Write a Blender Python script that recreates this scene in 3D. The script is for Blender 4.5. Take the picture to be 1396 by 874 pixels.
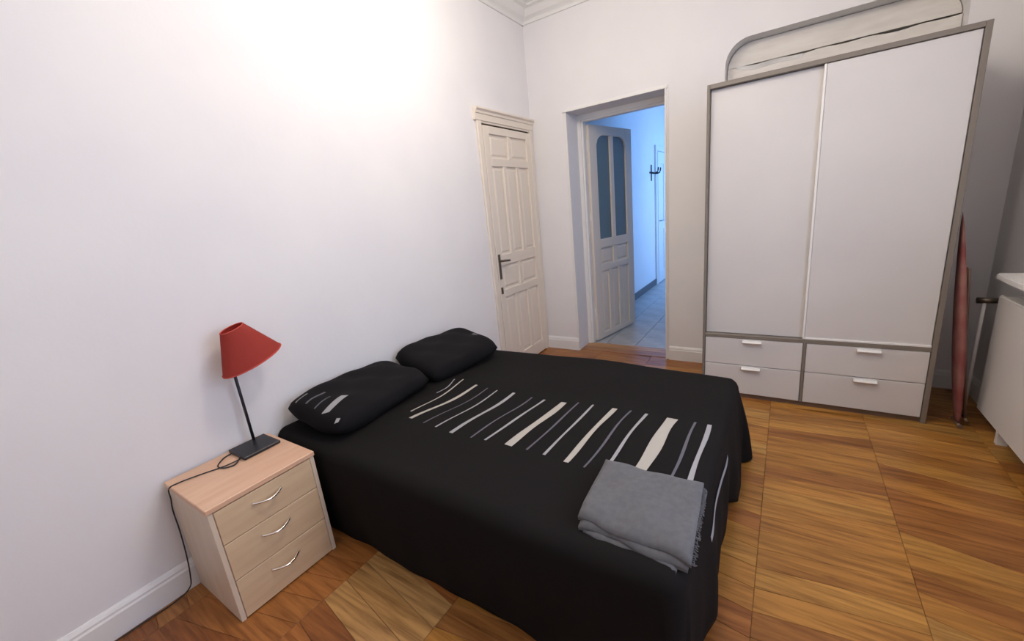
import bpy, bmesh, math, random
from mathutils import Vector, Matrix
from math import sin, cos, pi, radians

random.seed(7)
sc = bpy.context.scene
for o in list(bpy.data.objects):
    bpy.data.objects.remove(o)
COL = sc.collection

# ------------------------------------------------------------------ camera
YAW, PITCH, ROLL = 0.5998, -0.25457, -0.10267
fw = Vector((-sin(YAW)*cos(PITCH), cos(YAW)*cos(PITCH), sin(PITCH)))
rt = Vector((cos(YAW), sin(YAW), 0)); up = rt.cross(fw)
rt, up = cos(ROLL)*rt + sin(ROLL)*up, -sin(ROLL)*rt + cos(ROLL)*up
cam_data = bpy.data.cameras.new('camera')
cam_data.sensor_fit = 'HORIZONTAL'; cam_data.sensor_width = 36.0
cam_data.lens = 560.75/1396*36.0
cam_data.clip_start = 0.02
cam = bpy.data.objects.new('camera', cam_data); COL.objects.link(cam)
m = Matrix((rt, up, -fw)).transposed().to_4x4()
m.translation = Vector((2.0658, -3.6568, 1.4160))
cam.matrix_world = m
sc.camera = cam

# ------------------------------------------------------------------ world, exposure, lights
sc.view_settings.view_transform = 'Standard'
sc.view_settings.look = 'None'
sc.view_settings.gamma = 1.0
sc.view_settings.use_curve_mapping = False
sc.view_settings.exposure = 0.0
w = bpy.data.worlds.new('daylight'); sc.world = w; w.use_nodes = True
bg = w.node_tree.nodes['Background']
bg.inputs['Color'].default_value = (0.75, 0.86, 1.0, 1); bg.inputs['Strength'].default_value = 1.2

def light(name, kind, loc, energy, color, size=0.1, size_y=None, aim=None):
    d = bpy.data.lights.new(name, kind); d.energy = energy; d.color = color
    if kind == 'AREA':
        d.shape = 'RECTANGLE'; d.size = size; d.size_y = size_y or size
    else:
        d.shadow_soft_size = size
    o = bpy.data.objects.new(name, d); COL.objects.link(o); o.location = loc
    if aim is not None:
        o.rotation_euler = (Vector(aim) - Vector(loc)).to_track_quat('-Z', 'Y').to_euler()
    return o
# daylight entering the bedroom through the window in the right wall
light('window_daylight', 'AREA', (3.40, -2.55, 1.75), 36, (0.57, 0.685, 1.0), 1.5, 1.5, (0.5, -2.5, 1.0))
# ceiling lamp (above the frame), throws the hot patch high on the left wall
light('ceiling_lamp_and_fill', 'POINT', (0.90, -1.72, 2.74), 21, (1.0, 0.88, 0.75), 0.10)
light('ceiling_lamp_and_fill', 'POINT', (1.60, -2.30, 2.80), 38, (1.0, 0.89, 0.77), 0.14)  # second light, added as fill for the back and right walls
# blue daylight in the hallway
light('hallway_daylight', 'AREA', (2.2, 3.75, 1.7), 66, (0.05, 0.34, 1.0), 1.3, 1.9, (0.25, 3.75, 1.3))
light('hallway_fill', 'POINT', (0.85, 1.9, 2.6), 2.2, (0.08, 0.36, 1.0), 0.12)  # dim blue fill added for the near part of the hallway

# ------------------------------------------------------------------ materials
def mat(name, color, rough=0.5, metal=0.0, spec=0.5):
    m_ = bpy.data.materials.new(name); m_.use_nodes = True
    b = m_.node_tree.nodes['Principled BSDF']
    b.inputs['Base Color'].default_value = (*color, 1)
    b.inputs['Roughness'].default_value = rough
    b.inputs['Metallic'].default_value = metal
    b.inputs['Specular IOR Level'].default_value = spec
    return m_
def nodes(m_):
    nt = m_.node_tree
    return nt, nt.nodes, nt.links, nt.nodes['Principled BSDF']
def add_noise_bump(m_, scale=60, strength=0.1, dist=0.003, detail=4, mapping=None):
    nt, N, L, b = nodes(m_)
    tc = N.new('ShaderNodeTexCoord'); nz = N.new('ShaderNodeTexNoise')
    nz.inputs['Scale'].default_value = scale; nz.inputs['Detail'].default_value = detail
    src = tc.outputs['Object']
    if mapping:
        mp = N.new('ShaderNodeMapping'); mp.inputs['Scale'].default_value = mapping
        L.new(src, mp.inputs['Vector']); src = mp.outputs['Vector']
    L.new(src, nz.inputs['Vector'])
    bp = N.new('ShaderNodeBump'); bp.inputs['Strength'].default_value = strength; bp.inputs['Distance'].default_value = dist
    L.new(nz.outputs['Fac'], bp.inputs['Height']); L.new(bp.outputs['Normal'], b.inputs['Normal'])
    return nz
def add_mottle(m_, c1, c2, scale=3, detail=4, mapping=None, lo=0.35, hi=0.65):
    nt, N, L, b = nodes(m_)
    tc = N.new('ShaderNodeTexCoord'); nz = N.new('ShaderNodeTexNoise')
    nz.inputs['Scale'].default_value = scale; nz.inputs['Detail'].default_value = detail
    mp = N.new('ShaderNodeMapping'); mp.inputs['Scale'].default_value = mapping or (1, 1, 1)
    L.new(tc.outputs['Object'], mp.inputs['Vector']); L.new(mp.outputs['Vector'], nz.inputs['Vector'])
    cr = N.new('ShaderNodeValToRGB')
    cr.color_ramp.elements[0].position = lo; cr.color_ramp.elements[0].color = (*c1, 1)
    cr.color_ramp.elements[1].position = hi; cr.color_ramp.elements[1].color = (*c2, 1)
    L.new(nz.outputs['Fac'], cr.inputs['Fac']); L.new(cr.outputs['Color'], b.inputs['Base Color'])
    return cr

M_wall = mat('wall_paint', (0.80, 0.785, 0.785), 0.75, spec=0.25)
add_mottle(M_wall, (0.79, 0.775, 0.78), (0.82, 0.805, 0.80), 2.2)
add_noise_bump(M_wall, 45, 0.12, 0.004)
M_ceil = mat('ceiling_paint', (0.80, 0.79, 0.78), 0.8, spec=0.2); add_noise_bump(M_ceil, 60, 0.1)
M_trim = mat('trim_paint', (0.80, 0.79, 0.77), 0.45, spec=0.4); add_noise_bump(M_trim, 30, 0.05)
M_cream = mat('cream_door_paint', (0.78, 0.70, 0.60), 0.42); add_noise_bump(M_cream, 30, 0.06, mapping=(4, 4, .6))
M_hdoor = mat('hall_door_paint', (0.74, 0.68, 0.60), 0.42); add_noise_bump(M_hdoor, 30, 0.06, mapping=(4, 4, .6))
M_joint = mat('floor_joint', (0.16, 0.075, 0.03), 0.6)
M_dark = mat('gap_shade_black', (0.03, 0.025, 0.02), 0.8)
M_bronze = mat('dark_bronze', (0.16, 0.13, 0.10), 0.4, 0.8)
M_iron = mat('black_iron', (0.02, 0.02, 0.024), 0.55, 0.3)
M_black = mat('black_enamel', (0.018, 0.017, 0.02), 0.38, 0.2)
M_cord = mat('black_rubber', (0.02, 0.02, 0.02), 0.6)
M_chrome = mat('polished_chrome', (0.85, 0.83, 0.80), 0.16, 1.0)
M_glassdark = mat('obscure_glass', (0.13, 0.20, 0.24), 0.22, spec=0.6); add_noise_bump(M_glassdark, 160, 0.25, 0.002)
M_white = mat('white_laminate', (0.64, 0.62, 0.60), 0.30, spec=0.45); add_mottle(M_white, (0.625, 0.60, 0.58), (0.665, 0.64, 0.615), 1.6); add_noise_bump(M_white, 2.2, 0.05, 0.01, 1)
M_wframe = mat('taupe_frame', (0.20, 0.172, 0.142), 0.45); add_noise_bump(M_wframe, 80, 0.05)
M_plinth = mat('brown_plinth', (0.17, 0.105, 0.07), 0.5)
M_hand = mat('pale_handle', (0.86, 0.84, 0.80), 0.3)
M_oldpanel = mat('old_niche_board', (0.66, 0.63, 0.59), 0.7); add_mottle(M_oldpanel, (0.74, 0.70, 0.65), (0.82, 0.79, 0.74), 5, mapping=(1, 1, 5)); add_noise_bump(M_oldpanel, 20, .2, mapping=(1, 1, 6))
M_rad = mat('radiator_enamel', (0.74, 0.72, 0.69), 0.4); add_noise_bump(M_rad, 40, 0.03)
M_tile = mat('grey_tile', (0.42, 0.42, 0.42), 0.35); add_mottle(M_tile, (0.36, 0.36, 0.36), (0.48, 0.48, 0.47), 6)
M_grout = mat('grout', (0.28, 0.28, 0.28), 0.9)
M_hallbase = mat('grey_skirting', (0.12, 0.12, 0.125), 0.5)

# wood plank: tint comes from the object's own colour
M_plank = mat('oak_plank', (0.4, 0.2, 0.08), 0.34, spec=0.4)
nt, N, L, b = nodes(M_plank)
oi = N.new('ShaderNodeObjectInfo'); tc = N.new('ShaderNodeTexCoord')
addv = N.new('ShaderNodeVectorMath'); addv.operation = 'ADD'
rnd = N.new('ShaderNodeVectorMath'); rnd.operation = 'SCALE'; rnd.inputs['Scale'].default_value = 40
comb = N.new('ShaderNodeCombineXYZ'); L.new(oi.outputs['Random'], comb.inputs[0]); L.new(oi.outputs['Random'], comb.inputs[1]); L.new(oi.outputs['Random'], comb.inputs[2])
L.new(comb.outputs[0], rnd.inputs[0]); L.new(tc.outputs['Object'], addv.inputs[0]); L.new(rnd.outputs[0], addv.inputs[1])
mp = N.new('ShaderNodeMapping'); mp.inputs['Scale'].default_value = (.9, 13, 13); L.new(addv.outputs[0], mp.inputs['Vector'])
nz = N.new('ShaderNodeTexNoise'); nz.inputs['Scale'].default_value = 3.2; nz.inputs['Detail'].default_value = 6; nz.inputs['Roughness'].default_value = .62; nz.inputs['Distortion'].default_value = .45
L.new(mp.outputs[0], nz.inputs['Vector'])
cr = N.new('ShaderNodeValToRGB')
cr.color_ramp.elements[0].position = .27; cr.color_ramp.elements[0].color = (.40, .31, .24, 1)
cr.color_ramp.elements[1].position = .62; cr.color_ramp.elements[1].color = (1.12, 1.12, 1.1, 1)
L.new(nz.outputs['Fac'], cr.inputs['Fac'])
mx = N.new('ShaderNodeMix'); mx.data_type = 'RGBA'; mx.blend_type = 'MULTIPLY'; mx.inputs['Factor'].default_value = 1
L.new(oi.outputs['Color'], mx.inputs[6]); L.new(cr.outputs['Color'], mx.inputs[7]); L.new(mx.outputs[2], b.inputs['Base Color'])
bp = N.new('ShaderNodeBump'); bp.inputs['Strength'].default_value = .08; bp.inputs['Distance'].default_value = .002
L.new(nz.outputs['Fac'], bp.inputs['Height']); L.new(bp.outputs['Normal'], b.inputs['Normal'])

def beech(name, c1, c2, mapping):
    m_ = mat(name, c1, 0.42, spec=0.4)
    add_mottle(m_, c1, c2, 4, 5, mapping, .3, .7)
    return m_
M_beech = beech('beech_front', (0.62, 0.44, 0.27), (0.70, 0.52, 0.33), (9, 1.0, 9))
M_beech_top = beech('beech_top', (0.68, 0.41, 0.26), (0.76, 0.50, 0.34), (9, 1.0, 9))
M_beech_side = beech('beech_side', (0.66, 0.53, 0.40), (0.72, 0.60, 0.47), (9, 9, 1.0))

def cloth(name, color, rough=0.95, weave=500, wstr=0.15, sheen=0.0):
    m_ = mat(name, color, rough, spec=0.15)
    nt_, N_, L_, b_ = nodes(m_)
    b_.inputs['Sheen Weight'].default_value = sheen
    tc_ = N_.new('ShaderNodeTexCoord'); n1 = N_.new('ShaderNodeTexNoise'); n1.inputs['Scale'].default_value = weave; n1.inputs['Detail'].default_value = 2
    L_.new(tc_.outputs['Object'], n1.inputs['Vector'])
    n2 = N_.new('ShaderNodeTexNoise'); n2.inputs['Scale'].default_value = 9; n2.inputs['Detail'].default_value = 3
    L_.new(tc_.outputs['Object'], n2.inputs['Vector'])
    ad = N_.new('ShaderNodeMath'); ad.operation = 'MULTIPLY_ADD'; ad.inputs[1].default_value = .12
    L_.new(n1.outputs['Fac'], ad.inputs[0]); L_.new(n2.outputs['Fac'], ad.inputs[2])
    bp_ = N_.new('ShaderNodeBump'); bp_.inputs['Strength'].default_value = wstr; bp_.inputs['Distance'].default_value = .012
    L_.new(ad.outputs[0], bp_.inputs['Height']); L_.new(bp_.outputs['Normal'], b_.inputs['Normal'])
    return m_
M_spread = cloth('black_cotton', (0.0100, 0.0085, 0.0082))
M_pillow = cloth('black_pillow_cotton', (0.0100, 0.0092, 0.0098))
M_towel = cloth('grey_terry', (0.13, 0.128, 0.132), weave=260, wstr=0.35, sheen=0.15)
add_mottle(M_towel, (0.112, 0.110, 0.115), (0.130, 0.128, 0.133), 55, 3)
M_mattress = cloth('white_ticking', (0.6, 0.6, 0.58))
M_stripe_pale = cloth('stripe_beige', (0.43, 0.40, 0.35)); M_stripe_grey = cloth('stripe_grey', (0.34, 0.335, 0.34)); M_stripe_blue = cloth('stripe_blue_grey', (0.13, 0.125, 0.145))
M_shade = mat('red_lampshade', (0.56, 0.085, 0.065), 0.7, spec=0.2); add_noise_bump(M_shade, 220, .15, .002)
M_iron_cover = mat('red_board_cover', (0.25, 0.07, 0.065), 0.85); add_mottle(M_iron_cover, (0.22, 0.055, 0.052), (0.31, 0.14, 0.12), 7)
M_steel = mat('grey_steel', (0.45, 0.45, 0.45), 0.35, 0.9)
# window glass: mostly lets light straight through
M_pane = bpy.data.materials.new('clear_glass'); M_pane.use_nodes = True
nt = M_pane.node_tree; nt.nodes.clear()
out = nt.nodes.new('ShaderNodeOutputMaterial'); ms = nt.nodes.new('ShaderNodeMixShader'); tr = nt.nodes.new('ShaderNodeBsdfTransparent'); gl = nt.nodes.new('ShaderNodeBsdfGlossy')
gl.inputs['Roughness'].default_value = 0.02; ms.inputs[0].default_value = 0.06
nt.links.new(tr.outputs[0], ms.inputs[1]); nt.links.new(gl.outputs[0], ms.inputs[2]); nt.links.new(ms.outputs[0], out.inputs[0])

# ------------------------------------------------------------------ helpers
def box(bm, x0, x1, y0, y1, z0, z1, bev=0.0, seg=1):
    t = bmesh.new()
    bmesh.ops.create_cube(t, size=1)
    for v in t.verts:
        v.co = Vector(((x0+x1)/2 + v.co.x*(x1-x0), (y0+y1)/2 + v.co.y*(y1-y0), (z0+z1)/2 + v.co.z*(z1-z0)))
    if bev: bmesh.ops.bevel(t, geom=list(t.edges), offset=bev, segments=seg, affect='EDGES', clamp_overlap=True)
    merge(bm, t)
def merge(bm, t):
    me = bpy.data.meshes.new('tmp'); t.to_mesh(me); t.free(); bm.from_mesh(me); bpy.data.meshes.remove(me)
def prism(bm, pts, axis, a0, a1):
    """extrude a 2D outline; axis 'x': pts=(y,z), 'y': pts=(x,z), 'z': pts=(x,y)"""
    def P(p, a):
        return {'x': (a, p[0], p[1]), 'y': (p[0], a, p[1]), 'z': (p[0], p[1], a)}[axis]
    t = bmesh.new()
    A = [t.verts.new(P(p, a0)) for p in pts]; B = [t.verts.new(P(p, a1)) for p in pts]
    t.faces.new(A); t.faces.new(B[::-1])
    n = len(pts)
    for i in range(n): t.faces.new((A[i], B[i], B[(i+1) % n], A[(i+1) % n]))
    bmesh.ops.recalc_face_normals(t, faces=t.faces)
    merge(bm, t)
def tube(bm, pts, r, n=8, cap=True):
    pts = [Vector(p) for p in pts]; rings = []
    for i, p in enumerate(pts):
        d = (pts[min(i+1, len(pts)-1)] - pts[max(i-1, 0)]).normalized()
        a = Vector((0, 0, 1)) if abs(d.z) < .9 else Vector((1, 0, 0))
        u = d.cross(a).normalized(); v = d.cross(u)
        rr = r[i] if isinstance(r, (list, tuple)) else r
        rings.append([bm.verts.new(p + rr*(cos(2*pi*k/n)*u + sin(2*pi*k/n)*v)) for k in range(n)])
    for a, c in zip(rings, rings[1:]):
        for k in range(n): bm.faces.new((a[k], a[(k+1) % n], c[(k+1) % n], c[k])).smooth = True
    if cap: bm.faces.new(rings[0][::-1]); bm.faces.new(rings[-1])
def smooth_path(pts, k=6):
    pts = [Vector(p) for p in pts]; res = []
    P = [pts[0]] + pts + [pts[-1]]
    for i in range(1, len(P)-2):
        for j in range(k):
            t = j/k; p0, p1, p2, p3 = P[i-1], P[i], P[i+1], P[i+2]
            res.append(.5*((2*p1) + (p2-p0)*t + (2*p0-5*p1+4*p2-p3)*t*t + (3*p1-p0-3*p2+p3)*t**3))
    res.append(pts[-1]); return res
def obj(name, bm, material, parent=None, smooth=False):
    bmesh.ops.recalc_face_normals(bm, faces=bm.faces)
    me = bpy.data.meshes.new(name)
    if parent is not None: 
        off = wloc(parent)
        bmesh.ops.translate(bm, verts=bm.verts, vec=-off)
    bm.to_mesh(me); bm.free()
    if smooth:
        for p in me.polygons: p.use_smooth = True
    me.materials.append(material)
    o = bpy.data.objects.new(name, me); COL.objects.link(o)
    if parent is not None: o.parent = parent
    return o
def wloc(o):
    v = Vector((0, 0, 0))
    while o is not None:
        v += o.location; o = o.parent
    return v
def thing(name, loc, label=None, cat=None, group=None, kind=None):
    o = bpy.data.objects.new(name, None); o.empty_display_size = .1; COL.objects.link(o); o.location = loc
    return tag(o, label, cat, group, kind)
def tag(o, label=None, cat=None, group=None, kind=None):
    if label: o['label'] = label
    if cat: o['category'] = cat
    if group: o['group'] = group
    if kind: o['kind'] = kind
    return o
def bx(name, dims, material, parent=None, bev=0.0, seg=1, smooth=False):
    bm = bmesh.new(); box(bm, *dims, bev=bev, seg=seg); return obj(name, bm, material, parent, smooth)

# ================================================================== SETTING
XR, YF, ZC = 3.12, -4.40, 3.10       # right wall, wall behind the camera, ceiling
DX0, DX1, DH = 0.372, 1.212, 2.224   # doorway
NX0, NX1, NZ = 1.630, 2.845, 2.425   # niche behind the wardrobe
# ---- floor slab with planks laid in slanted ladder columns
floor = bx('floor', (-.1, XR+.1, YF-.1, .28, -.10, -.003), M_joint); tag(floor, kind='structure')
REDD = [(.34, .125, .032), (.39, .150, .038), (.28, .098, .026), (.37, .155, .042)]
GOLD = [(.43, .195, .040), (.47, .230, .050), (.39, .172, .036), (.33, .132, .030), (.45, .240, .060), (.41, .185, .038)]
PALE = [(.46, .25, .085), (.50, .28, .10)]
def plank_mesh(wx, slope, wy, l, r):
    """parallelogram board: ends along y, long edges sloping; origin at left end centre"""
    g = .0007; t = bmesh.new()
    x0, x1 = l + g, r - g
    q = [(x0, slope*(x0-l) - wy/2 + g), (x1, slope*(x1-l) - wy/2 + g), (x1, slope*(x1-l) + wy/2 - g), (x0, slope*(x0-l) + wy/2 - g)]
    prism(t, [(p[0]-l, p[1]) for p in q], 'z', -.006, 0)
    me_edges = [e for e in t.edges if all(v.co.z > -.001 for v in e.verts)]
    bmesh.ops.bevel(t, geom=me_edges, offset=.0010, segments=1, affect='EDGES')
    bmesh.ops.recalc_face_normals(t, faces=t.faces)
    me = bpy.data.meshes.new('plank'); t.to_mesh(t_me := me); t.free(); me.materials.append(M_plank)
    return me
cols = [(0.0, .12, -.20), (.12, .60, .26), (.60, 1.08, -.17), (1.08, 1.56, .15), (1.56, 2.04, -.16), (2.04, 2.52, .12), (2.52, 3.0, -.22), (3.0, XR, .15)]
WY = .104
rp = random.Random(3)
for ci, (l, r, s) in enumerate(cols):
    me = plank_mesh(r-l, s, WY, l, r)
    y = -4.30 + (0.03*ci) % WY
    last = None
    while y < .10:
        ym = y + s*(r-l)/2
        lim = .0 if not (DX0 < (l+r)/2 < DX1+.2) else .28
        o = bpy.data.objects.new('plank', me); COL.objects.link(o); o.parent = floor
        o.location = (l, y, 0)
        mixr = min(1, max(0, ((l+r)/2 - .9)/1.1))
        pal = GOLD if rp.random() < mixr else REDD
        c = rp.choice(pal)
        k = rp.uniform(.9, 1.1); c = [v*k for v in c]
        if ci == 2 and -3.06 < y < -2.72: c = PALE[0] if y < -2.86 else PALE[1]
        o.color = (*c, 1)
        y += WY
# doorway: boards running along the threshold
for i, (y0, y1, c) in enumerate([(.02, .13, (.34, .15, .06)), (.13, .25, (.50, .26, .10))]):
    o = bx('plank', (DX0+.001, DX1-.001, y0+.001, y1-.001, -.002, .004), M_plank, floor, .001); o.color = (*c, 1)

# ---- walls
wl = bx('wall_left', (-.25, 0, YF-.25, 0.0, -.1, ZC+.1), M_wall); tag(wl, kind='structure')
bm = bmesh.new()
box(bm, -.25, DX0, 0, .30, -.1, ZC+.1)
box(bm, DX0, DX1, 0, .30, DH, ZC+.1)
box(bm, DX1, NX0, 0, .30, -.1, ZC+.1)
R_ = .15
arc = lambda cx, cz, a0, a1, n=8: [(cx + R_*cos(a0+(a1-a0)*i/n), cz + R_*sin(a0+(a1-a0)*i/n)) for i in range(n+1)]
prism(bm, [(NX0, ZC+.1)] + arc(NX0+R_, NZ-R_, pi, pi/2) + arc(NX1-R_, NZ-R_, pi/2, 0) + [(NX1, ZC+.1)], 'y', 0, .30)
box(bm, NX0, NX1, .17, .30, -.1, NZ+.01)
box(bm, NX1, XR+.25, 0, .30, -.1, ZC+.1)
wb = obj('wall_back', bm, M_wall); tag(wb, kind='structure')
# old boards inside the niche: upper one sits back, the lower one has a lifted ragged edge
bm = bmesh.new(); prism(bm, [(NX0+.004, 2.276)] + [(p[0]+.004, p[1]-.004) for p in arc(NX0+R_, NZ-R_, pi, pi/2)] + [(p[0]-.004, p[1]-.004) for p in arc(NX1-R_, NZ-R_, pi/2, 0)] + [(NX1-.004, 2.276)], 'y', .125, .168)
obj('niche_board', bm, M_oldpanel, wb)
bm = bmesh.new()
n = 40; edge = []
for i in range(n+1):
    f = i/n; x = NX0+.004 + f*(NX1-NX0-.008)
    edge.append((x, 2.268 - .006*sin(f*9)*(.3+f*(1-f)*4*.7) - .010*(f*(1-f)*4) + .004*sin(f*31)))
prism(bm, [(NX0+.004, 1.2)] + edge + [(NX1-.004, 1.2)], 'y', .105, .168)
obj('niche_board', bm, M_oldpanel, wb)
bm = bmesh.new()   # lip of the lower board curling forwards
for a, c in zip(edge[2:15], edge[3:16]):
    f = (a[0]-NX0)/(NX1-NX0); lift = .016*max(0, 1-abs(f-.20)/.18) + .003
    vs = [bm.verts.new(p) for p in ((a[0], .104, a[1]-.02), (c[0], .104, c[1]-.02), (c[0], .104-lift, c[1]+.004), (a[0], .104-lift, a[1]+.004))]
    bm.faces.new(vs)
bmesh.ops.remove_doubles(bm, verts=bm.verts, dist=.0001)
bmesh.ops.solidify(bm, geom=bm.faces, thickness=.002)
tag(obj('board_lip', bm, M_trim, wb), 'ragged lifted white edge strip')
# right wall with the window opening (outside the frame)
WY0, WY1, WZ0, WZ1 = -3.35, -1.75, .95, 2.55
bm = bmesh.new()
box(bm, XR, XR+.25, YF-.25, WY0, -.1, ZC+.1); box(bm, XR, XR+.25, WY1, 0, -.1, ZC+.1)
box(bm, XR, XR+.25, WY0, WY1, -.1, WZ0); box(bm, XR, XR+.25, WY0, WY1, WZ1, ZC+.1)
wr = obj('wall_right', bm, M_wall); tag(wr, kind='structure')
wf = bx('wall_front', (0, XR, YF-.25, YF, -.1, ZC+.1), M_wall); tag(wf, kind='structure')
ce = bx('ceiling', (-.25, XR+.25, YF-.25, .30, ZC, ZC+.12), M_ceil); tag(ce, kind='structure')
# window 1
w1 = thing('window_1', (XR, WY0, WZ0), kind='structure')
bm = bmesh.new()
for d_ in ((WY0, WY0+.06, WZ0, WZ1), (WY1-.06, WY1, WZ0, WZ1), (WY0+.06, WY1-.06, WZ0, WZ0+.06), (WY0+.06, WY1-.06, WZ1-.06, WZ1), ((WY0+WY1)/2-.045, (WY0+WY1)/2+.045, WZ0+.06, WZ1-.06)):
    box(bm, XR+.10, XR+.16, *d_, bev=.004)
obj('window_frame', bm, M_trim, w1)
for a, c in ((WY0+.06, (WY0+WY1)/2-.045), ((WY0+WY1)/2+.045, WY1-.06)):
    bx('pane', (XR+.128, XR+.132, a, c, WZ0+.06, WZ1-.06), M_pane, w1)
# cornice
def cornice(name, axis, a0, a1):
    prof = [(0, 0), (.014, 0), (.014, .022), (.022, .030), (.05, .045), (.078, .075), (.088, .084), (.125, .088), (.125, .10), (0, .10)]
    bm = bmesh.new()
    if axis == 'x': prism(bm, [(-p[0], ZC-.10+p[1]) for p in prof], 'x', a0, a1)
    else: prism(bm, [(p[0], ZC-.10+p[1]) for p in prof], 'y', a0, a1)
    tag(obj(name, bm, M_trim), kind='structure')
cornice('trim_1', 'x', 0, XR); cornice('trim_2', 'y', YF, 0)
# baseboards: tall board with a moulded cap
def baseboard(name, runs):
    bm = bmesh.new()
    prof = [(0, 0), (.018, 0), (.018, .092), (.014, .100), (.014, .108), (.009, .118), (.004, .125), (0, .125)]
    for axis, a0, a1, base, sgn in runs:
        prism(bm, [(base + sgn*p[0], p[1]) for p in prof], axis, a0, a1)
    tag(obj(name, bm, M_trim), kind='structure')
LD0, LD1, LDH = -.862, -.012, 2.226
baseboard('baseboard_left', [('y', YF, LD0, 0, 1)])
baseboard('baseboard_back', [('x', .002, DX0-.005, 0, -1), ('x', DX1+.03, NX0-.03, 0, -1), ('x', NX1+.01, XR, 0, -1)])
baseboard('baseboard_right', [('y', YF, -.02, XR, -1)])

# ---- door_1: cream cupboard door in the left wall
d1 = thing('door_1', (0, LD0, 0), kind='structure')
cw = .055
bm = bmesh.new()
for y0, y1 in ((LD0, LD0+cw), (LD1-cw, LD1)):
    box(bm, -.001, .022, y0, y1, 0, LDH-.09, bev=.004); 
box(bm, -.001, .016, LD0+cw, LD1-cw, LDH-.105, LDH-.09)
obj('casing', bm, M_cream, d1)
bm = bmesh.new()
prism(bm, [(0, LDH-.09), (.024, LDH-.09), (.026, LDH-.045), (.034, LDH-.040), (.036, LDH-.025), (.050, LDH-.012), (.050, LDH), (0, LDH)], 'y', LD0-.022, LD1+.004)
obj('head_moulding', bm, M_cream, d1)
bx('gap_shade', (.0005, .0015, LD0+cw, LD1-cw, 0, LDH-.10), M_dark, d1)  # near-black sheet standing in for the shade in the gap round the leaf
ly0, ly1, lz1 = LD0+cw+.006, LD1-cw-.006, 2.106
rows = [(1.862, 2.046, 2), (1.075, 1.800, 3), (.772, .985, 2), (.130, .705, 3)]
def door_leaf(parent, frame_mat, axis_pt, width, z0, z1, rows, thick, holes_extra=None, stile=.105, mull=.05, rec=.012, face='+'):
    """stiles, rails, mullions around recessed fields; returns rectangles of the fields. local u along width"""
    rects = []
    t = bmesh.new()
    def B(u0, u1, za, zb): box(t, u0, u1, -thick/2, thick/2, za, zb, bev=.003)
    B(0, stile, z0, z1); B(width-stile, width, z0, z1)
    zs = sorted([r_[:2] for r_ in rows])
    prev = z0
    for a, c in zs:
        B(stile, width-stile, prev, a); prev = c
    B(stile, width-stile, prev, z1)
    for a, c, n_ in rows:
        fw_ = (width-2*stile-(n_-1)*mull)/n_
        for i in range(n_):
            u0 = stile + i*(fw_+mull)
            rects.append((u0, u0+fw_, a, c, n_))
            if i < n_-1: B(u0+fw_, u0+fw_+mull, a, c)
    return t, rects
def panel_bm(u0, u1, z0, z1, thick):
    """raised-and-fielded panel, both faces"""
    t = bmesh.new()
    box(t, u0-.004, u1+.004, -thick*.08, thick*.08, z0-.004, z1+.004)
    for s in (-1, 1):
        A = [(u0+.018, z0+.018), (u1-.018, z0+.018), (u1-.018, z1-.018), (u0+.018, z1-.018)]
        C_ = [(u0+.032, z0+.032), (u1-.032, z0+.032), (u1-.032, z1-.032), (u0+.032, z1-.032)]
        va = [t.verts.new((p[0], s*thick*.08, p[1])) for p in A]; vc = [t.verts.new((p[0], s*thick*.27, p[1])) for p in C_]
        t.faces.new(vc)
        for i in range(4): t.faces.new((va[i], va[(i+1) % 4], vc[(i+1) % 4], vc[i]))
    return t
def place(bm, origin, u):
    """u-axis direction in plan, y local -> normal"""
    u = Vector((u[0], u[1], 0)).normalized(); nrm = Vector((-u.y, u.x, 0))
    for v in bm.verts:
        c = v.co.copy(); v.co = Vector(origin) + u*c.x + nrm*c.y + Vector((0, 0, c.z))
    return bm
W_l = ly1-ly0
t, rects = door_leaf(None, None, None, W_l, .012, lz1, rows, .036, stile=.075, mull=.046)
org1, dir1 = (.006, ly0, 0), (0, 1)
leaf1 = obj('door_leaf', place(t, org1, dir1), M_cream, d1)
for (u0, u1, z0, z1, n_) in rects: obj('panel', place(panel_bm(u0, u1, z0, z1, .036), org1, dir1), M_cream, leaf1)
bm = bmesh.new()
box(bm, .024, .031, ly0+.014, ly0+.046, .872, 1.085, bev=.003)
hp = obj('handle_plate', bm, M_bronze, d1)
bm = bmesh.new(); tube(bm, smooth_path([(.030, ly0+.03, 1.03), (.062, ly0+.03, 1.03), (.070, ly0+.045, 1.03), (.068, ly0+.13, 1.022)], 4), .009)
obj('lever', bm, M_bronze, hp)
bx('lock_plate', (.024, .029, ly0+.012, ly0+.044, .742, .800), M_bronze, d1, .003)

# ---- door_2: casing, frame and glazed leaf standing open into the hallway
d2 = thing('door_2', (DX0, 0, 0), kind='structure')
bm = bmesh.new()
for (a, c) in ((.026, .006), (.014, .011)):   # stepped moulding
    box(bm, DX0-a, DX0, -c, 0, 0, DH, bev=.002); box(bm, DX1, DX1+a, -c, 0, 0, DH, bev=.002)
    box(bm, DX0-a-.012, DX1+a, -c-.004, 0, DH, DH+a, bev=.002)
obj('casing', bm, M_trim, d2)
FX0, FX1, FZ, FY0, FY1 = DX0+.052, DX1-.02, 2.165, .235, .300
bm = bmesh.new()
box(bm, DX0, FX0, FY0, FY1, 0, DH, bev=.004); box(bm, FX1, DX1, FY0, FY1, 0, DH, bev=.004); box(bm, FX0, FX1, FY0, FY1, FZ, DH, bev=.004)
box(bm, DX0, FX0-.018, FY0-.012, FY0, 0, DH); box(bm, FX0-.018, FX1, FY0-.012, FY0, FZ+.018, DH)
obj('door_frame', bm, M_trim, d2)
org2, dir2, W2 = (.432, .300, .0), (.16, .76), .79
rows2 = [(1.065, 2.062, 2), (.800, .975, 2), (.070, .735, 3)]
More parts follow.
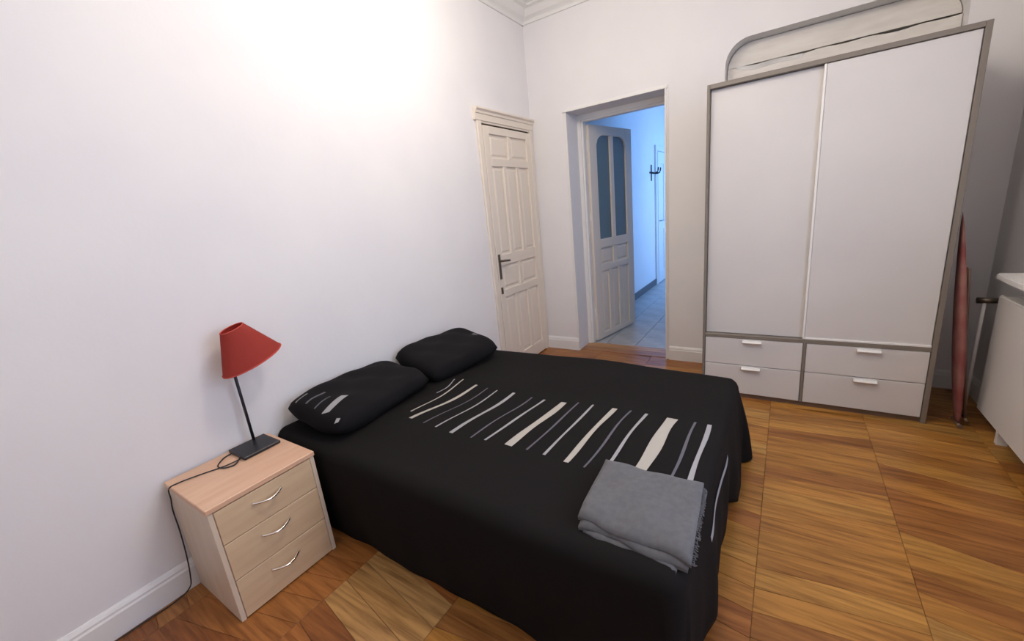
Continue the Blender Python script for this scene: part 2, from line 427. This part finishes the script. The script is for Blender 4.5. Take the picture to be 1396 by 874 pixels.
t, rects = door_leaf(None, None, None, W2, .012, 2.150, rows2, .038, stile=.125, mull=.065)
# arched shoulders in the top corners of the glazed field
for s in (0, 1):
    ra = .15
    pts = []
    for i in range(9):
        a = pi/2*i/8
        pts.append((.125 + ra - ra*sin(a), 2.065 - ra*.62*(1-cos(a)) )) 
    pts = [(.122, 2.068)] + [(.125 + ra*(1-i/8), 2.065 - .62*ra*(1-math.sqrt(max(0, 1-(i/8)**2)))) for i in range(9)]
    if s: pts = [(W2-p[0], p[1]) for p in pts]
    prism(t, pts, 'y', -.019, .019)
leaf2 = obj('door_leaf', place(t, org2, dir2), M_hdoor, d2)
for (u0, u1, z0, z1, n_) in rects:
    if z1 > 1.5:
        p = bmesh.new(); box(p, u0-.004, u1+.004, -.003, .003, z0-.004, z1+.004); obj('pane', place(p, org2, dir2), M_glassdark, leaf2)
    else: obj('panel', place(panel_bm(u0, u1, z0, z1, .038), org2, dir2), M_hdoor, leaf2)
for z in (.25, 1.22, 1.90):
    bm = bmesh.new(); tube(bm, [(.424, .302, z), (.424, .302, z+.11)], .008); obj('hinge', bm, M_trim, d2)

# ---- hallway beyond the doorway
HX0, HX1, HY1, HZ = .25, 1.45, 5.0, 2.95
wh = bx('wall_hallway_left', (HX0-.15, HX0, .30, HY1, -.1, HZ), M_wall); tag(wh, kind='structure')
bm = bmesh.new(); box(bm, HX1, HX1+.2, .30, 2.62, -.1, HZ); box(bm, HX1, HX1+.2, 2.62, 4.7, -.1, .35); box(bm, HX1, HX1+.2, 2.62, 4.7, 2.6, HZ); box(bm, HX1, HX1+.2, 4.7, HY1, -.1, HZ)  # unseen wall, opening shaped so its edge cuts off the blue light
tag(obj('wall_hallway_right', bm, M_wall), kind='structure')
tag(bx('wall_hallway_end', (HX0-.15, HX1+.2, HY1, HY1+.1, -.1, HZ), M_wall), kind='structure')
tag(bx('ceiling_hallway', (HX0-.15, HX1+.2, .30, HY1+.1, HZ, HZ+.1), M_ceil), kind='structure')
w2 = thing('added_window_2', (HX1, 2.62, .35), kind='structure')  # window added in the unseen wall to let the blue light in
bm = bmesh.new()
for d_ in ((2.62, 2.68, .35, 2.6), (4.64, 4.70, .35, 2.6), (2.68, 4.64, .35, .41), (2.68, 4.64, 2.54, 2.6), (3.63, 3.69, .41, 2.54)): box(bm, HX1+.08, HX1+.13, *d_)
obj('window_frame', bm, M_trim, w2)
for a, c in ((2.68, 3.63), (3.69, 4.64)): bx('pane', (HX1+.103, HX1+.107, a, c, .41, 2.54), M_pane, w2)
tag(bx('baseboard_hallway', (HX0, HX0+.015, .32, HY1, 0, .10), M_hallbase, None, .003), kind='structure')
fh = bx('floor_hallway', (HX0-.15, HX1+.2, .28, HY1, -.1, -.010), M_grout); tag(fh, kind='structure')
T = .30; tm = None
yy = .262
while yy < HY1-.05:
    for i in range(4):
        x = HX0 + i*T
        if tm is None:
            tb = bmesh.new(); box(tb, .002, T-.002, .002, T-.002, -.010, 0, bev=.0015); tm = bpy.data.meshes.new('tile'); tb.to_mesh(tm); tb.free(); tm.materials.append(M_tile)
        o = bpy.data.objects.new('tile', tm); COL.objects.link(o); o.parent = fh; o.location = (x, yy, random.uniform(-.0006, .0004))
    yy += T
# door_3: closed white door further down the hallway
d3 = thing('door_3', (HX0, 3.42, 0), kind='structure')
bm = bmesh.new(); box(bm, HX0, HX0+.03, 3.42, 3.50, 0, 2.22, bev=.004); box(bm, HX0, HX0+.03, 4.32, 4.40, 0, 2.22, bev=.004); box(bm, HX0, HX0+.03, 3.50, 4.32, 2.14, 2.22, bev=.004)
obj('casing', bm, M_trim, d3)
t, rects = door_leaf(None, None, None, .80, .01, 2.13, [(1.05, 1.95, 2), (.2, .9, 2)], .036)
leaf3 = obj('door_leaf', place(t, (HX0+.018, 3.51, 0), (0, 1)), M_trim, d3)
for (u0, u1, z0, z1, n_) in rects: obj('panel', place(panel_bm(u0, u1, z0, z1, .036), (HX0+.018, 3.51, 0), (0, 1)), M_trim, leaf3)
bm = bmesh.new(); tube(bm, [(HX0+.036, 3.56, 1.05), (HX0+.08, 3.56, 1.05), (HX0+.085, 3.67, 1.05)], .010); obj('handle', bm, M_steel, d3)

# ================================================================== WARDROBE
WX0, WX1, WYF, WH = 1.607, 2.800, -.616, 2.05
wd = thing('wardrobe', (WX0, WYF, 0), 'tall white sliding-door wardrobe with taupe frame, standing in front of the niche', 'wardrobe')
YB = -.02
bx('side_panel', (WX0, WX0+.016, WYF, YB, 0, WH), M_wframe, wd, .002)
bx('side_panel', (WX1-.024, WX1, WYF, YB, 0, WH), M_wframe, wd, .002)
bx('top_panel', (WX0+.016, WX1-.024, WYF, YB, WH-.026, WH), M_wframe, wd, .002)
bx('back_panel', (WX0+.016, WX1-.024, YB-.012, YB, .03, WH-.026), M_white, wd)
bx('plinth', (WX0+.016, WX1-.024, WYF+.02, WYF+.05, 0, .034), M_plinth, wd)
bx('middle_rail', (WX0+.016, WX1-.024, WYF, YB-.014, .438, .462), M_wframe, wd, .002)
bx('divider', (2.193, 2.209, WYF, YB-.014, .034, .438), M_wframe, wd, .002)
dl = bx('sliding_door', (WX0+.018, 2.232, WYF+.034, WYF+.054, .464, WH-.028), M_white, wd, .003)
dr = bx('sliding_door', (2.196, WX1-.026, WYF+.008, WYF+.028, .464, WH-.028), M_white, wd, .003)
bx('edge_strip', (2.185, 2.196, WYF+.003, WYF+.030, .464, WH-.028), M_hand, dr, .002)
bx('bottom_track', (2.196, WX1-.026, WYF+.002, WYF+.012, .464, .476), M_hand, dr, .001)
for xa, xb, hx in ((WX0+.019, 2.191, 1.911), (2.211, WX1-.027, 2.510)):
    for z0, z1 in ((.036, .243), (.247, .436)):
        dw = thing('drawer', (xa - WX0, 0, z0)); dw.parent = wd
        bx('drawer_front', (xa, xb, WYF+.002, WYF+.020, z0, z1), M_white, dw, .002)
        bm = bmesh.new()
        prism(bm, [(WYF+.004, z1-.028), (WYF-.018, z1-.026), (WYF-.024, z1-.018), (WYF-.020, z1-.010), (WYF+.004, z1-.008)], 'x', hx-.055, hx+.055)
        obj('handle', bm, M_hand, dw)

# ================================================================== NIGHTSTAND
NY0, NY1, ND, NH = -3.260, -2.850, .401, .508
ns = thing('nightstand', (.2, -3.055, 0), 'small light beech nightstand with three drawers, between the left wall and the bed', 'nightstand')
bx('top_panel', (.020, ND+.004, NY0-.004, NY1+.004, NH-.022, NH), M_beech_top, ns, .003)
bx('side_panel', (.024, ND-.001, NY0, NY0+.018, 0, NH-.023), M_beech_side, ns, .0015)
bx('side_panel', (.024, ND-.001, NY1-.018, NY1, 0, NH-.023), M_beech_side, ns, .0015)
bx('back_panel', (.026, .032, NY0+.018, NY1-.018, .02, NH-.023), M_beech_side, ns)
bx('plinth', (ND-.045, ND-.028, NY0+.018, NY1-.018, 0, .030), M_beech_side, ns)
zz = [(.006, .1765), (.1795, .3385), (.3415, .4815)]
for z0, z1 in zz:
    dw = thing('drawer', (ND-.2, 0, z0)); dw.parent = ns
    bx('drawer_front', (ND-.017, ND+.001, NY0+.0195, NY1-.0195, z0, z1), M_beech, dw, .002)
    zc = z0 + (z1-z0)*.70
    bm = bmesh.new()
    pts = [(ND, -3.117, zc-.004)] + [(ND + .005 + .024*sin(pi*i/18), -3.117 + .110*i/18, zc - .004 - .006*sin(pi*i/18)) for i in range(19)] + [(ND, -3.007, zc-.004)]
    tube(bm, pts, .0048, 8)
    obj('handle', bm, M_chrome, dw)

# ================================================================== TABLE LAMP
lz = NH + .0005
lp = thing('table_lamp', (.112, -2.948, lz), 'red-shaded table lamp on a black square base, shade tilted, standing on the nightstand', 'lamp')
bm = bmesh.new(); box(bm, .036, .186, -3.028, -2.872, lz, lz+.014, bev=.003); obj('base', bm, M_black, lp)
bm = bmesh.new(); tube(bm, [(.055, -2.926, lz+.012), (.060, -2.929, lz+.20), (.070, -2.934, lz+.405)], .0065, 10); obj('stem', bm, M_black, lp)
SC = Vector((.132, -2.872, .906)); ax = Vector((0, -.30, 1)).normalized(); e1 = Vector((1, 0, 0)); e2 = ax.cross(e1)
def shade_ring(bm, h, rx, ry, n=40): return [bm.verts.new(SC + ax*h + e1*rx*cos(2*pi*k/n) + e2*ry*sin(2*pi*k/n)) for k in range(n)]
bm = bmesh.new(); H_ = .165
rg = [shade_ring(bm, H_*f, .088+(.040-.088)*f, .130+(.048-.130)*f) for f in (0, .03, .25, .5, .75, .97, 1)]
for a, c in zip(rg, rg[1:]):
    for k in range(40): bm.faces.new((a[k], a[(k+1) % 40], c[(k+1) % 40], c[k])).smooth = True
bmesh.ops.solidify(bm, geom=list(bm.faces), thickness=.0025)
sh = obj('lamp_shade', bm, M_shade, lp, True)
bm = bmesh.new(); rg = [SC + ax*(H_+.0) + e1*.039*cos(2*pi*k/32) + e2*.047*sin(2*pi*k/32) for k in range(33)]; tube(bm, rg, .0025, 6, False); obj('rim', bm, M_shade, sh)
bm = bmesh.new(); rg = [SC + e1*.088*cos(2*pi*k/40) + e2*.130*sin(2*pi*k/40) for k in range(41)]; tube(bm, rg, .0025, 6, False); obj('rim', bm, M_shade, sh)
bm = bmesh.new(); tube(bm, [(.070, -2.934, lz+.395), (.085, -2.928, .94)], .013, 10)
obj('bulb_holder', bm, M_black, lp)
bm = bmesh.new()
pts = [(.15, -3.030, lz+.008), (.185, -3.065, lz+.006), (.165, -3.098, lz+.004), (.120, -3.105, lz+.004), (.075, -3.065, lz+.004), (.068, -3.030, lz+.006)]
tube(bm, smooth_path(pts, 6), .0028, 6)
pts = [(.160, -3.030, lz+.006), (.150, -3.09, lz+.004), (.118, -3.17, lz+.004), (.098, -3.235, lz+.004), (.090, -3.268, lz-.004), (.086, -3.272, lz-.05), (.070, -3.275, .40), (.058, -3.274, .30), (.075, -3.283, .20), (.070, -3.292, .10), (.055, -3.305, .035), (.040, -3.36, .006), (.034, -3.48, .005), (.032, -3.70, .005), (.034, -4.1, .005)]
tube(bm, smooth_path(pts, 6), .0025, 6)
obj('cord', bm, M_cord, lp)

# ================================================================== BED
BX1, BY0, BY1, BZ = 1.905, -2.815, -1.385, .497
bed = thing('bed', (.95, -2.1, 0), 'low double bed with its head against the left wall, hidden under the black bedspread', 'bed')
bx('bed_base', (.03, BX1-.06, BY0+.065, BY1-.065, .10, .28), M_mattress, bed, .01)
bx('mattress', (.025, BX1-.05, BY0+.055, BY1-.055, .281, BZ-.012), M_mattress, bed, .05, 3)
for x in (.12, BX1-.16):
    for y in (BY0+.16, BY1-.16):
        bm = bmesh.new(); tube(bm, [(x, y, 0), (x, y, .101)], [.022, .028], 12); obj('leg', bm, M_plinth, bed)

RR = .055       # rounding of the spread over the mattress edge
def wrinkle(x, y):
    return (.004*sin(x*5.1+y*3.3) + .003*sin(x*2.2-y*7.4+1) + .0022*sin(x*11+y*5+2) + .0028*sin(y*13+sin(x*3)*2)
            - .006*max(0, (y+1.75)/.4) * (1+sin(x*4)))
def ztop(x, y): return BZ + wrinkle(x, y)
X0, XE, Y0, Y1 = .022, BX1-RR, BY0+RR, BY1-RR
def skirt(base, nrm, s, t, hem, flare):
    """point t metres of cloth past the edge; s = running length for the folds"""
    bz = ztop(base.x, base.y)
    L = RR*pi/2
    if t <= L:
        a = t/RR; out_, dz = RR*sin(a), RR*(1-cos(a))
    else:
        dn = t - L; full = max(.05, bz - RR - hem); f = min(1, dn/full)
        fold = (.012*sin(s*9.0) + .008*sin(s*17+1.3) + .006*sin(s*31+.4))*f
        out_ = RR + flare*f + fold*flare_fold(s) + .012*sin(pi*f); dz = RR + dn
    z = max(hem, bz - dz)
    return Vector((base.x + nrm.x*out_, base.y + nrm.y*out_, z))
def flare_fold(s): return .35 if s < 1.7 else 1.0
bm = bmesh.new()
nx, ny = 76, 60
G = [[bm.verts.new((X0 + (XE-X0)*i/nx, Y0 + (Y1-Y0)*j/ny, 0)) for j in range(ny+1)] for i in range(nx+1)]
for row in G:
    for v in row: v.co.z = ztop(v.co.x, v.co.y)
for i in range(nx):
    for j in range(ny): bm.faces.new((G[i][j], G[i+1][j], G[i+1][j+1], G[i][j+1]))
per = []   # (vert, normal, s, hem, flare)
s = 0.0
NF = 12
def hem_foot(f):      # hem along the foot: zig-zag, lower towards the near corner
    return .012 + .05*abs(sin(f*8.0))*(1-f)**.3 + (.06*max(0, 1-abs(f-.62)/.12))
for i in range(nx+1): per.append((G[i][0], Vector((0, -1)), G[i][0].co.x, .004, -.038))
s = XE
for k in range(1, NF):
    a = -pi/2 + pi/2*k/NF; per.append((G[nx][0], Vector((cos(a), sin(a))), s + .10*k/NF, .004, .01*sin(pi*k/NF)-.015))
s += .10
for j in range(ny+1):
    f = j/ny; per.append((G[nx][j], Vector((1, 0)), s + (Y1-Y0)*f, hem_foot(f), .010 + .022*f))
s += (Y1-Y0)
for k in range(1, NF):
    a = pi/2*k/NF; per.append((G[nx][ny], Vector((cos(a), sin(a))), s + .10*k/NF, .01, .035 + .07*sin(pi*k/NF)))
s += .10
for i in range(nx, -1, -1): per.append((G[i][ny], Vector((0, 1)), s + XE - G[i][ny].co.x, .02, .02))
NT = 22
prev_row = None
rows_v = []
for (v0, nrm, ss, hem, fl) in per:
    colv = [v0]
    tot = RR*pi/2 + (BZ - RR - hem)
    for k in range(1, NT+1):
        f = k/NT; t_ = tot*(f**1.15)
        colv.append(bm.verts.new(skirt(Vector((v0.co.x, v0.co.y)), nrm, ss, t_, hem, fl)))
    rows_v.append(colv)
for a, c in zip(rows_v, rows_v[1:]):
    for k in range(NT):
        q = [a[k], c[k], c[k+1], a[k+1]]
        q2 = []
        for v in q:
            if v not in q2: q2.append(v)
        if len(q2) > 2: bm.faces.new(q2)
spread = obj('bedspread', bm, M_spread, None, True)
tag(spread, 'black bedspread with a row of pale stripes, draped over the bed to the floor', 'bedspread')
sm = spread.modifiers.new('thickness', 'SOLIDIFY'); sm.thickness = .006; sm.offset = -1

# stripes: (x at far end, x at near end, y far, y near, width, material)
ST = [(.471, .500, -1.984, -2.17, .007, 'g'), (.523, .545, -1.965, -2.405, .009, 'p'), (.648, .598, -1.998, -2.459, .019, 'p'),
      (.733, .689, -2.01, -2.466, .007, 'b'), (.802, .771, -2.015, -2.468, .009, 'g'), (.905, .868, -2.006, -2.476, .018, 'g'),
      (1.017, .975, -2.012, -2.470, .008, 'b'), (1.089, 1.046, -2.011, -2.459, .012, 'g'), (1.197, 1.155, -2.005, -2.448, .032, 'p'),
      (1.267, 1.242, -1.987, -2.44, .009, 'b'), (1.344, 1.319, -1.99, -2.44, .011, 'g'), (1.450, 1.416, -1.997, -2.45, .022, 'p'),
      (1.523, 1.495, -1.991, -2.455, .009, 'b'), (1.592, 1.565, -1.993, -2.455, .012, 'g'), (1.703, 1.676, -1.991, -2.455, .046, 'p'),
      (1.793, 1.783, -1.985, -2.455, .010, 'b'), (1.846, 1.842, -1.985, -2.455, .016, 'g')]
SM = {'p': M_stripe_pale, 'g': M_stripe_grey, 'b': M_stripe_blue}
rs = random.Random(5)
for (xa, xb, ya, yb, wd_, c) in ST:
    t = bmesh.new(); n = 26; pr = None; ph = rs.uniform(0, 6)
    for i in range(n+1):
        f = i/n; y = ya + (yb-ya)*f
        x = xa + (xb-xa)*f + max(.002, .013*(1.65-xa)/1.1)*sin(pi*f) + .0025*sin(f*7+ph)
        ww = wd_*(1 + .12*sin(f*9+ph))/2
        a = []
        for k in (-1, 1):
            xx = x + k*ww
            if xx <= XE: p = Vector((xx, y, ztop(xx, y)))
            else: p = skirt(Vector((XE, y)), Vector((1, 0)), 0, xx-XE, .0, 0)
            a.append(t.verts.new(p + Vector((0, 0, .0022))))
        if pr: t.faces.new((pr[0], pr[1], a[1], a[0]))
        pr = a
    obj('stripe', t, SM[c], spread, True)
t = bmesh.new(); pr = None
for i in range(27):     # last stripe, on the drop at the foot
    f = i/26; y = -2.0 - .47*f; j = (y-Y0)/(Y1-Y0)
    a = []
    for k in (-1, 1):
        tt = .150 + .008*sin(f*8) + k*.010
        hem = hem_foot(j)
        p = skirt(Vector((XE, y)), Vector((1, 0)), XE+.10+(Y1-Y0)*j, tt, hem, .010+.022*j)
        a.append(t.verts.new(p + Vector((.0035, 0, 0))))
    if pr: t.faces.new((pr[0], pr[1], a[1], a[0]))
    pr = a
obj('stripe', t, M_stripe_grey, spread, True)

# ================================================================== PILLOWS
def pillow(name, label, loc, rot, Lx, Ly, H, seed, taper=0):
    """local x = short side (from wall towards the foot), local y = long side"""
    n = 30; t = bmesh.new()
    def P(u, v, sgn):
        au, av = abs(u), abs(v)
        # square -> rounded square in plan, plump nearly to the seam
        uu = u*math.sqrt(1 - .16*v*v*av); vv = v*math.sqrt(1 - .16*u*u*au)
        h = max(0, (1-au**4)*(1-av**6))**.36
        x = uu*Lx/2; y = vv*Ly/2
        z = sgn*h*H/2*(1 if sgn > 0 else .8)*(1 + taper*v) + .005*sin(u*6+v*4+seed)*h + .004*sin(v*9-u*5+seed*2)*h
        return Vector((x, y, z))
    T_ = [[t.verts.new(P(-1+2*i/n, -1+2*j/n, 1)) for j in range(n+1)] for i in range(n+1)]
    B_ = [[T_[i][j] if i in (0, n) or j in (0, n) else t.verts.new(P(-1+2*i/n, -1+2*j/n, -1)) for j in range(n+1)] for i in range(n+1)]
    for i in range(n):
        for j in range(n):
            t.faces.new((T_[i][j], T_[i+1][j], T_[i+1][j+1], T_[i][j+1]))
            q = []
            for v in (B_[i][j], B_[i][j+1], B_[i+1][j+1], B_[i+1][j]):
                if v not in q: q.append(v)
            try: t.faces.new(q)
            except ValueError: pass
    ob = obj(name, t, M_pillow, None, True)
    ob.location = loc; ob.rotation_euler = rot
    return ob, P
def pillow_stripe(parent, P, pts, width, material):
    t = bmesh.new(); pr = None
    uv = smooth_path([(p[0], p[1], 0) for p in pts], 6)
    for i, q in enumerate(uv):
        d = uv[min(i+1, len(uv)-1)] - uv[max(i-1, 0)]; d.normalize(); sd = Vector((-d.y, d.x, 0))
        a = []
        for k in (-1, 1):
            c = q + sd*k*width/2; e = .01
            p = P(c.x, c.y, 1); nn = (P(c.x+e, c.y, 1)-p).cross(P(c.x, c.y+e, 1)-p).normalized()
            a.append(t.verts.new(p + nn*.0025))
        if pr: t.faces.new((pr[0], pr[1], a[1], a[0]))
        pr = a
    o = obj('stripe', t, material, None, True); o.parent = parent
p1, P1 = pillow('pillow', '', (.232, -2.435, .572), (radians(0), radians(8), radians(4)), .42, .66, .136, 1, -.15)
tag(p1, 'black pillow with pale stripes on its near end, beside the nightstand', 'pillow', 'bed pillows')
for pts, w_, m_ in (([(-.62, -.93), (-.62, -.72)], .05, M_stripe_grey), ([(-.25, -.90), (-.30, -.55)], .05, M_stripe_blue), ([(.05, -.90), (-.02, -.6)], .035, M_stripe_blue), ([(.42, -.90), (.36, -.72), (.30, -.50)], .16, M_stripe_grey)):
    pillow_stripe(p1, P1, pts, w_, m_)
pillow_stripe(p1, P1, [(.80, -.955), (.86, -.93)], .06, M_stripe_grey)
p2, P2 = pillow('pillow', '', (.262, -1.795, .580), (radians(2), radians(9), radians(-8)), .43, .58, .155, 2, -.1)
tag(p2, 'plain black pillow farther from the nightstand, propped nearest the cream cupboard door', 'pillow', 'bed pillows')
pillow_stripe(p2, P2, [(.02, .77), (.22, .79)], .08, M_stripe_grey)

# ================================================================== TOWEL
tw = thing('folded_towel', (1.74, -2.60, BZ+.006), 'folded grey terry towel with fringed end, lying on the foot of the bed', 'towel')
def towel_layer(z0, z1, yn, yf, xl, xr, skew, seed, name, sag=.015):
    t = bmesh.new(); n, mm = 26, 22
    def top(u, v):
        x = xl + (xr-xl)*u + skew*(1-v); y = yn + (yf-yn)*v - sag*u*(1-v) + .004*sin(u*9+seed)*(1-v)
        ed = min(u, 1-u, v*1.2, (1-v)*1.2); r = max(0, 1-ed/.05)
        z = z1 - .008*r*r + .0025*sin(u*8+v*6+seed) + .002*sin(u*17-v*9)
        return Vector((x, y, z - (.014*max(0, 1-v*6)) * 1))
    A = [[t.verts.new(top(i/n, j/mm)) for j in range(mm+1)] for i in range(n+1)]
    B_ = [[t.verts.new(Vector((A[i][j].co.x, A[i][j].co.y, A[i][j].co.z - (z1-z0)))) for j in range(mm+1)] for i in range(n+1)]
    for i in range(n):
        for j in range(mm):
            t.faces.new((A[i][j], A[i+1][j], A[i+1][j+1], A[i][j+1])); t.faces.new((B_[i][j], B_[i][j+1], B_[i+1][j+1], B_[i+1][j]))
    for i in range(n):
        for j in (0, mm): 
            q = (A[i][j], B_[i][j], B_[i+1][j], A[i+1][j]); t.faces.new(q)
    for j in range(mm):
        for i in (0, n): t.faces.new((A[i][j], A[i][j+1], B_[i][j+1], B_[i][j]))
    return obj(name, t, M_towel, tw, True), top
towel_layer(BZ+.008, BZ+.020, -2.748, -2.45, 1.615, 1.880, .0, 2, 'lower_fold', .020)
towel_layer(BZ+.021, BZ+.034, -2.738, -2.45, 1.600, 1.905, .0, 5, 'middle_fold', .022)
tl, ttop = towel_layer(BZ+.036, BZ+.049, -2.728, -2.437, 1.573, 1.893, .020, 1, 'top_fold', .022)
t = bmesh.new()   # fringe along the end at the foot of the bed
for k in range(70):
    v = .02 + .95*k/70; p = ttop(1, v); l = rs.uniform(.006, .013)
    tube(t, [p + Vector((-.004, 0, -.006)), p + Vector((l*.6, rs.uniform(-.004, .004), -.008)), p + Vector((l, rs.uniform(-.007, .007), -.016))], .0013, 4)
tag(obj('fringe', t, M_towel, tw), kind='stuff')
# ================================================================== RADIATOR, SHELF, IRONING BOARD
RY0, RY1, RX, RZ0, RZ1 = -1.75, -.50, 3.020, .09, .745
rd = thing('radiator', (3.06, -1.1, 0), 'white panel radiator on the right wall below the white sill', 'radiator')
bm = bmesh.new(); box(bm, RX, RX+.018, RY0, RY1, RZ0, RZ1, bev=.006, seg=2); obj('front_panel', bm, M_rad, rd)
bm = bmesh.new(); box(bm, RX+.066, RX+.078, RY0, RY1, RZ0, RZ1, bev=.004); obj('rear_panel', bm, M_rad, rd)
bm = bmesh.new()
for k in range(40):
    y = RY0 + .03 + (RY1-RY0-.06)*k/39; box(bm, RX+.020, RX+.064, y-.004, y+.004, RZ0+.02, RZ1-.004)
tag(obj('fin', bm, M_rad, rd), kind='stuff')
bm = bmesh.new(); tube(bm, [(RX+.045, RY1-.005, RZ1-.045), (RX+.045, RY1+.065, RZ1-.045)], .010, 8); tube(bm, [(RX+.045, RY1+.06, RZ1-.045), (RX-.06, RY1+.06, RZ1-.045)], [.014, .017], 10)
tag(obj('valve', bm, M_bronze, rd), 'dark radiator valve')
bm = bmesh.new(); tube(bm, [(RX-.03, RY1+.06, RZ1-.05), (RX-.03, RY1+.06, 0)], .009, 8); obj('pipe', bm, M_rad, rd)
for y in (RY0+.2, RY1-.2): bx('bracket', (RX+.078, XR-.003, y-.02, y+.02, .3, .6), M_rad, rd)
bx('foot', (RX+.02, RX+.06, RY1-.25, RY1-.22, 0, RZ0+.02), M_rad, rd)
bx('foot', (RX+.02, RX+.06, RY0+.22, RY0+.25, 0, RZ0+.02), M_rad, rd)
bm = bmesh.new(); box(bm, 2.985, XR, -3.4, -.535, .835, .868, bev=.006, seg=2)
obj('sill', bm, M_trim, w1)
ib = thing('ironing_board', (2.93, -.56, 0), 'tall narrow folded ironing board with dull red cover, leaning between wardrobe and radiator', 'ironing board')
LEAN = lambda z: 2.940 - .118*z/1.15
def lean(bm):
    for v in bm.verts: v.co.x += LEAN(v.co.z)
    return bm
bm = bmesh.new(); rings = []
for i in range(25):     # slim board: pointed at the top, narrowing again to the foot
    f = i/24; z = .03 + 1.16*f
    q = (1-f**2.2)**.75*(.45+.55*min(1, f/.35)) + .02
    rings.append([bm.verts.new((.019*min(1, q*1.25)*sx*abs(cos(a))**.5, -.56 + .080*q*sin(a), z)) for a in [2*pi*k/16 for k in range(16)] for sx in ((1 if cos(a) >= 0 else -1),)])
for a, c in zip(rings, rings[1:]):
    for k in range(16): bm.faces.new((a[k], a[(k+1) % 16], c[(k+1) % 16], c[k]))
bm.faces.new(rings[0][::-1]); bm.faces.new(rings[-1])
obj('cover', lean(bm), M_iron_cover, ib, True)
for y0, y1 in ((-.58, -.54), (-.54, -.58)):
    bm = bmesh.new(); tube(bm, [(.026, y0, .05), (.026, y1, .90)], .006, 8); tube(bm, [(.026, y0-.03, .05), (.026, y0+.03, .05)], .007, 8)
    obj('leg', lean(bm), M_plinth, ib)
bm = bmesh.new(); tube(bm, [(0, -.62, .012), (0, -.50, .012)], .012, 8); tube(bm, [(0, -.56, .012), (0, -.56, .05)], .010, 8)
obj('foot', lean(bm), M_plinth, ib)

# ================================================================== HALL WALL HOOK
hk = thing('wall_hook', (HX0, 3.24, 1.80), 'dark iron hook bracket on the blue-lit hallway wall', 'wall hook')
bm = bmesh.new(); box(bm, HX0, HX0+.012, 3.20, 3.235, 1.68, 1.92, bev=.004); box(bm, HX0, HX0+.012, 3.12, 3.40, 1.79, 1.815, bev=.004); obj('backplate', bm, M_iron, hk)
for y in (3.22, 3.36):
    bm = bmesh.new(); tube(bm, smooth_path([(HX0+.010, y, 1.80), (HX0+.06, y, 1.79), (HX0+.10, y, 1.81), (HX0+.11, y, 1.87)], 5), .011, 8); obj('hook', bm, M_iron, hk, True)
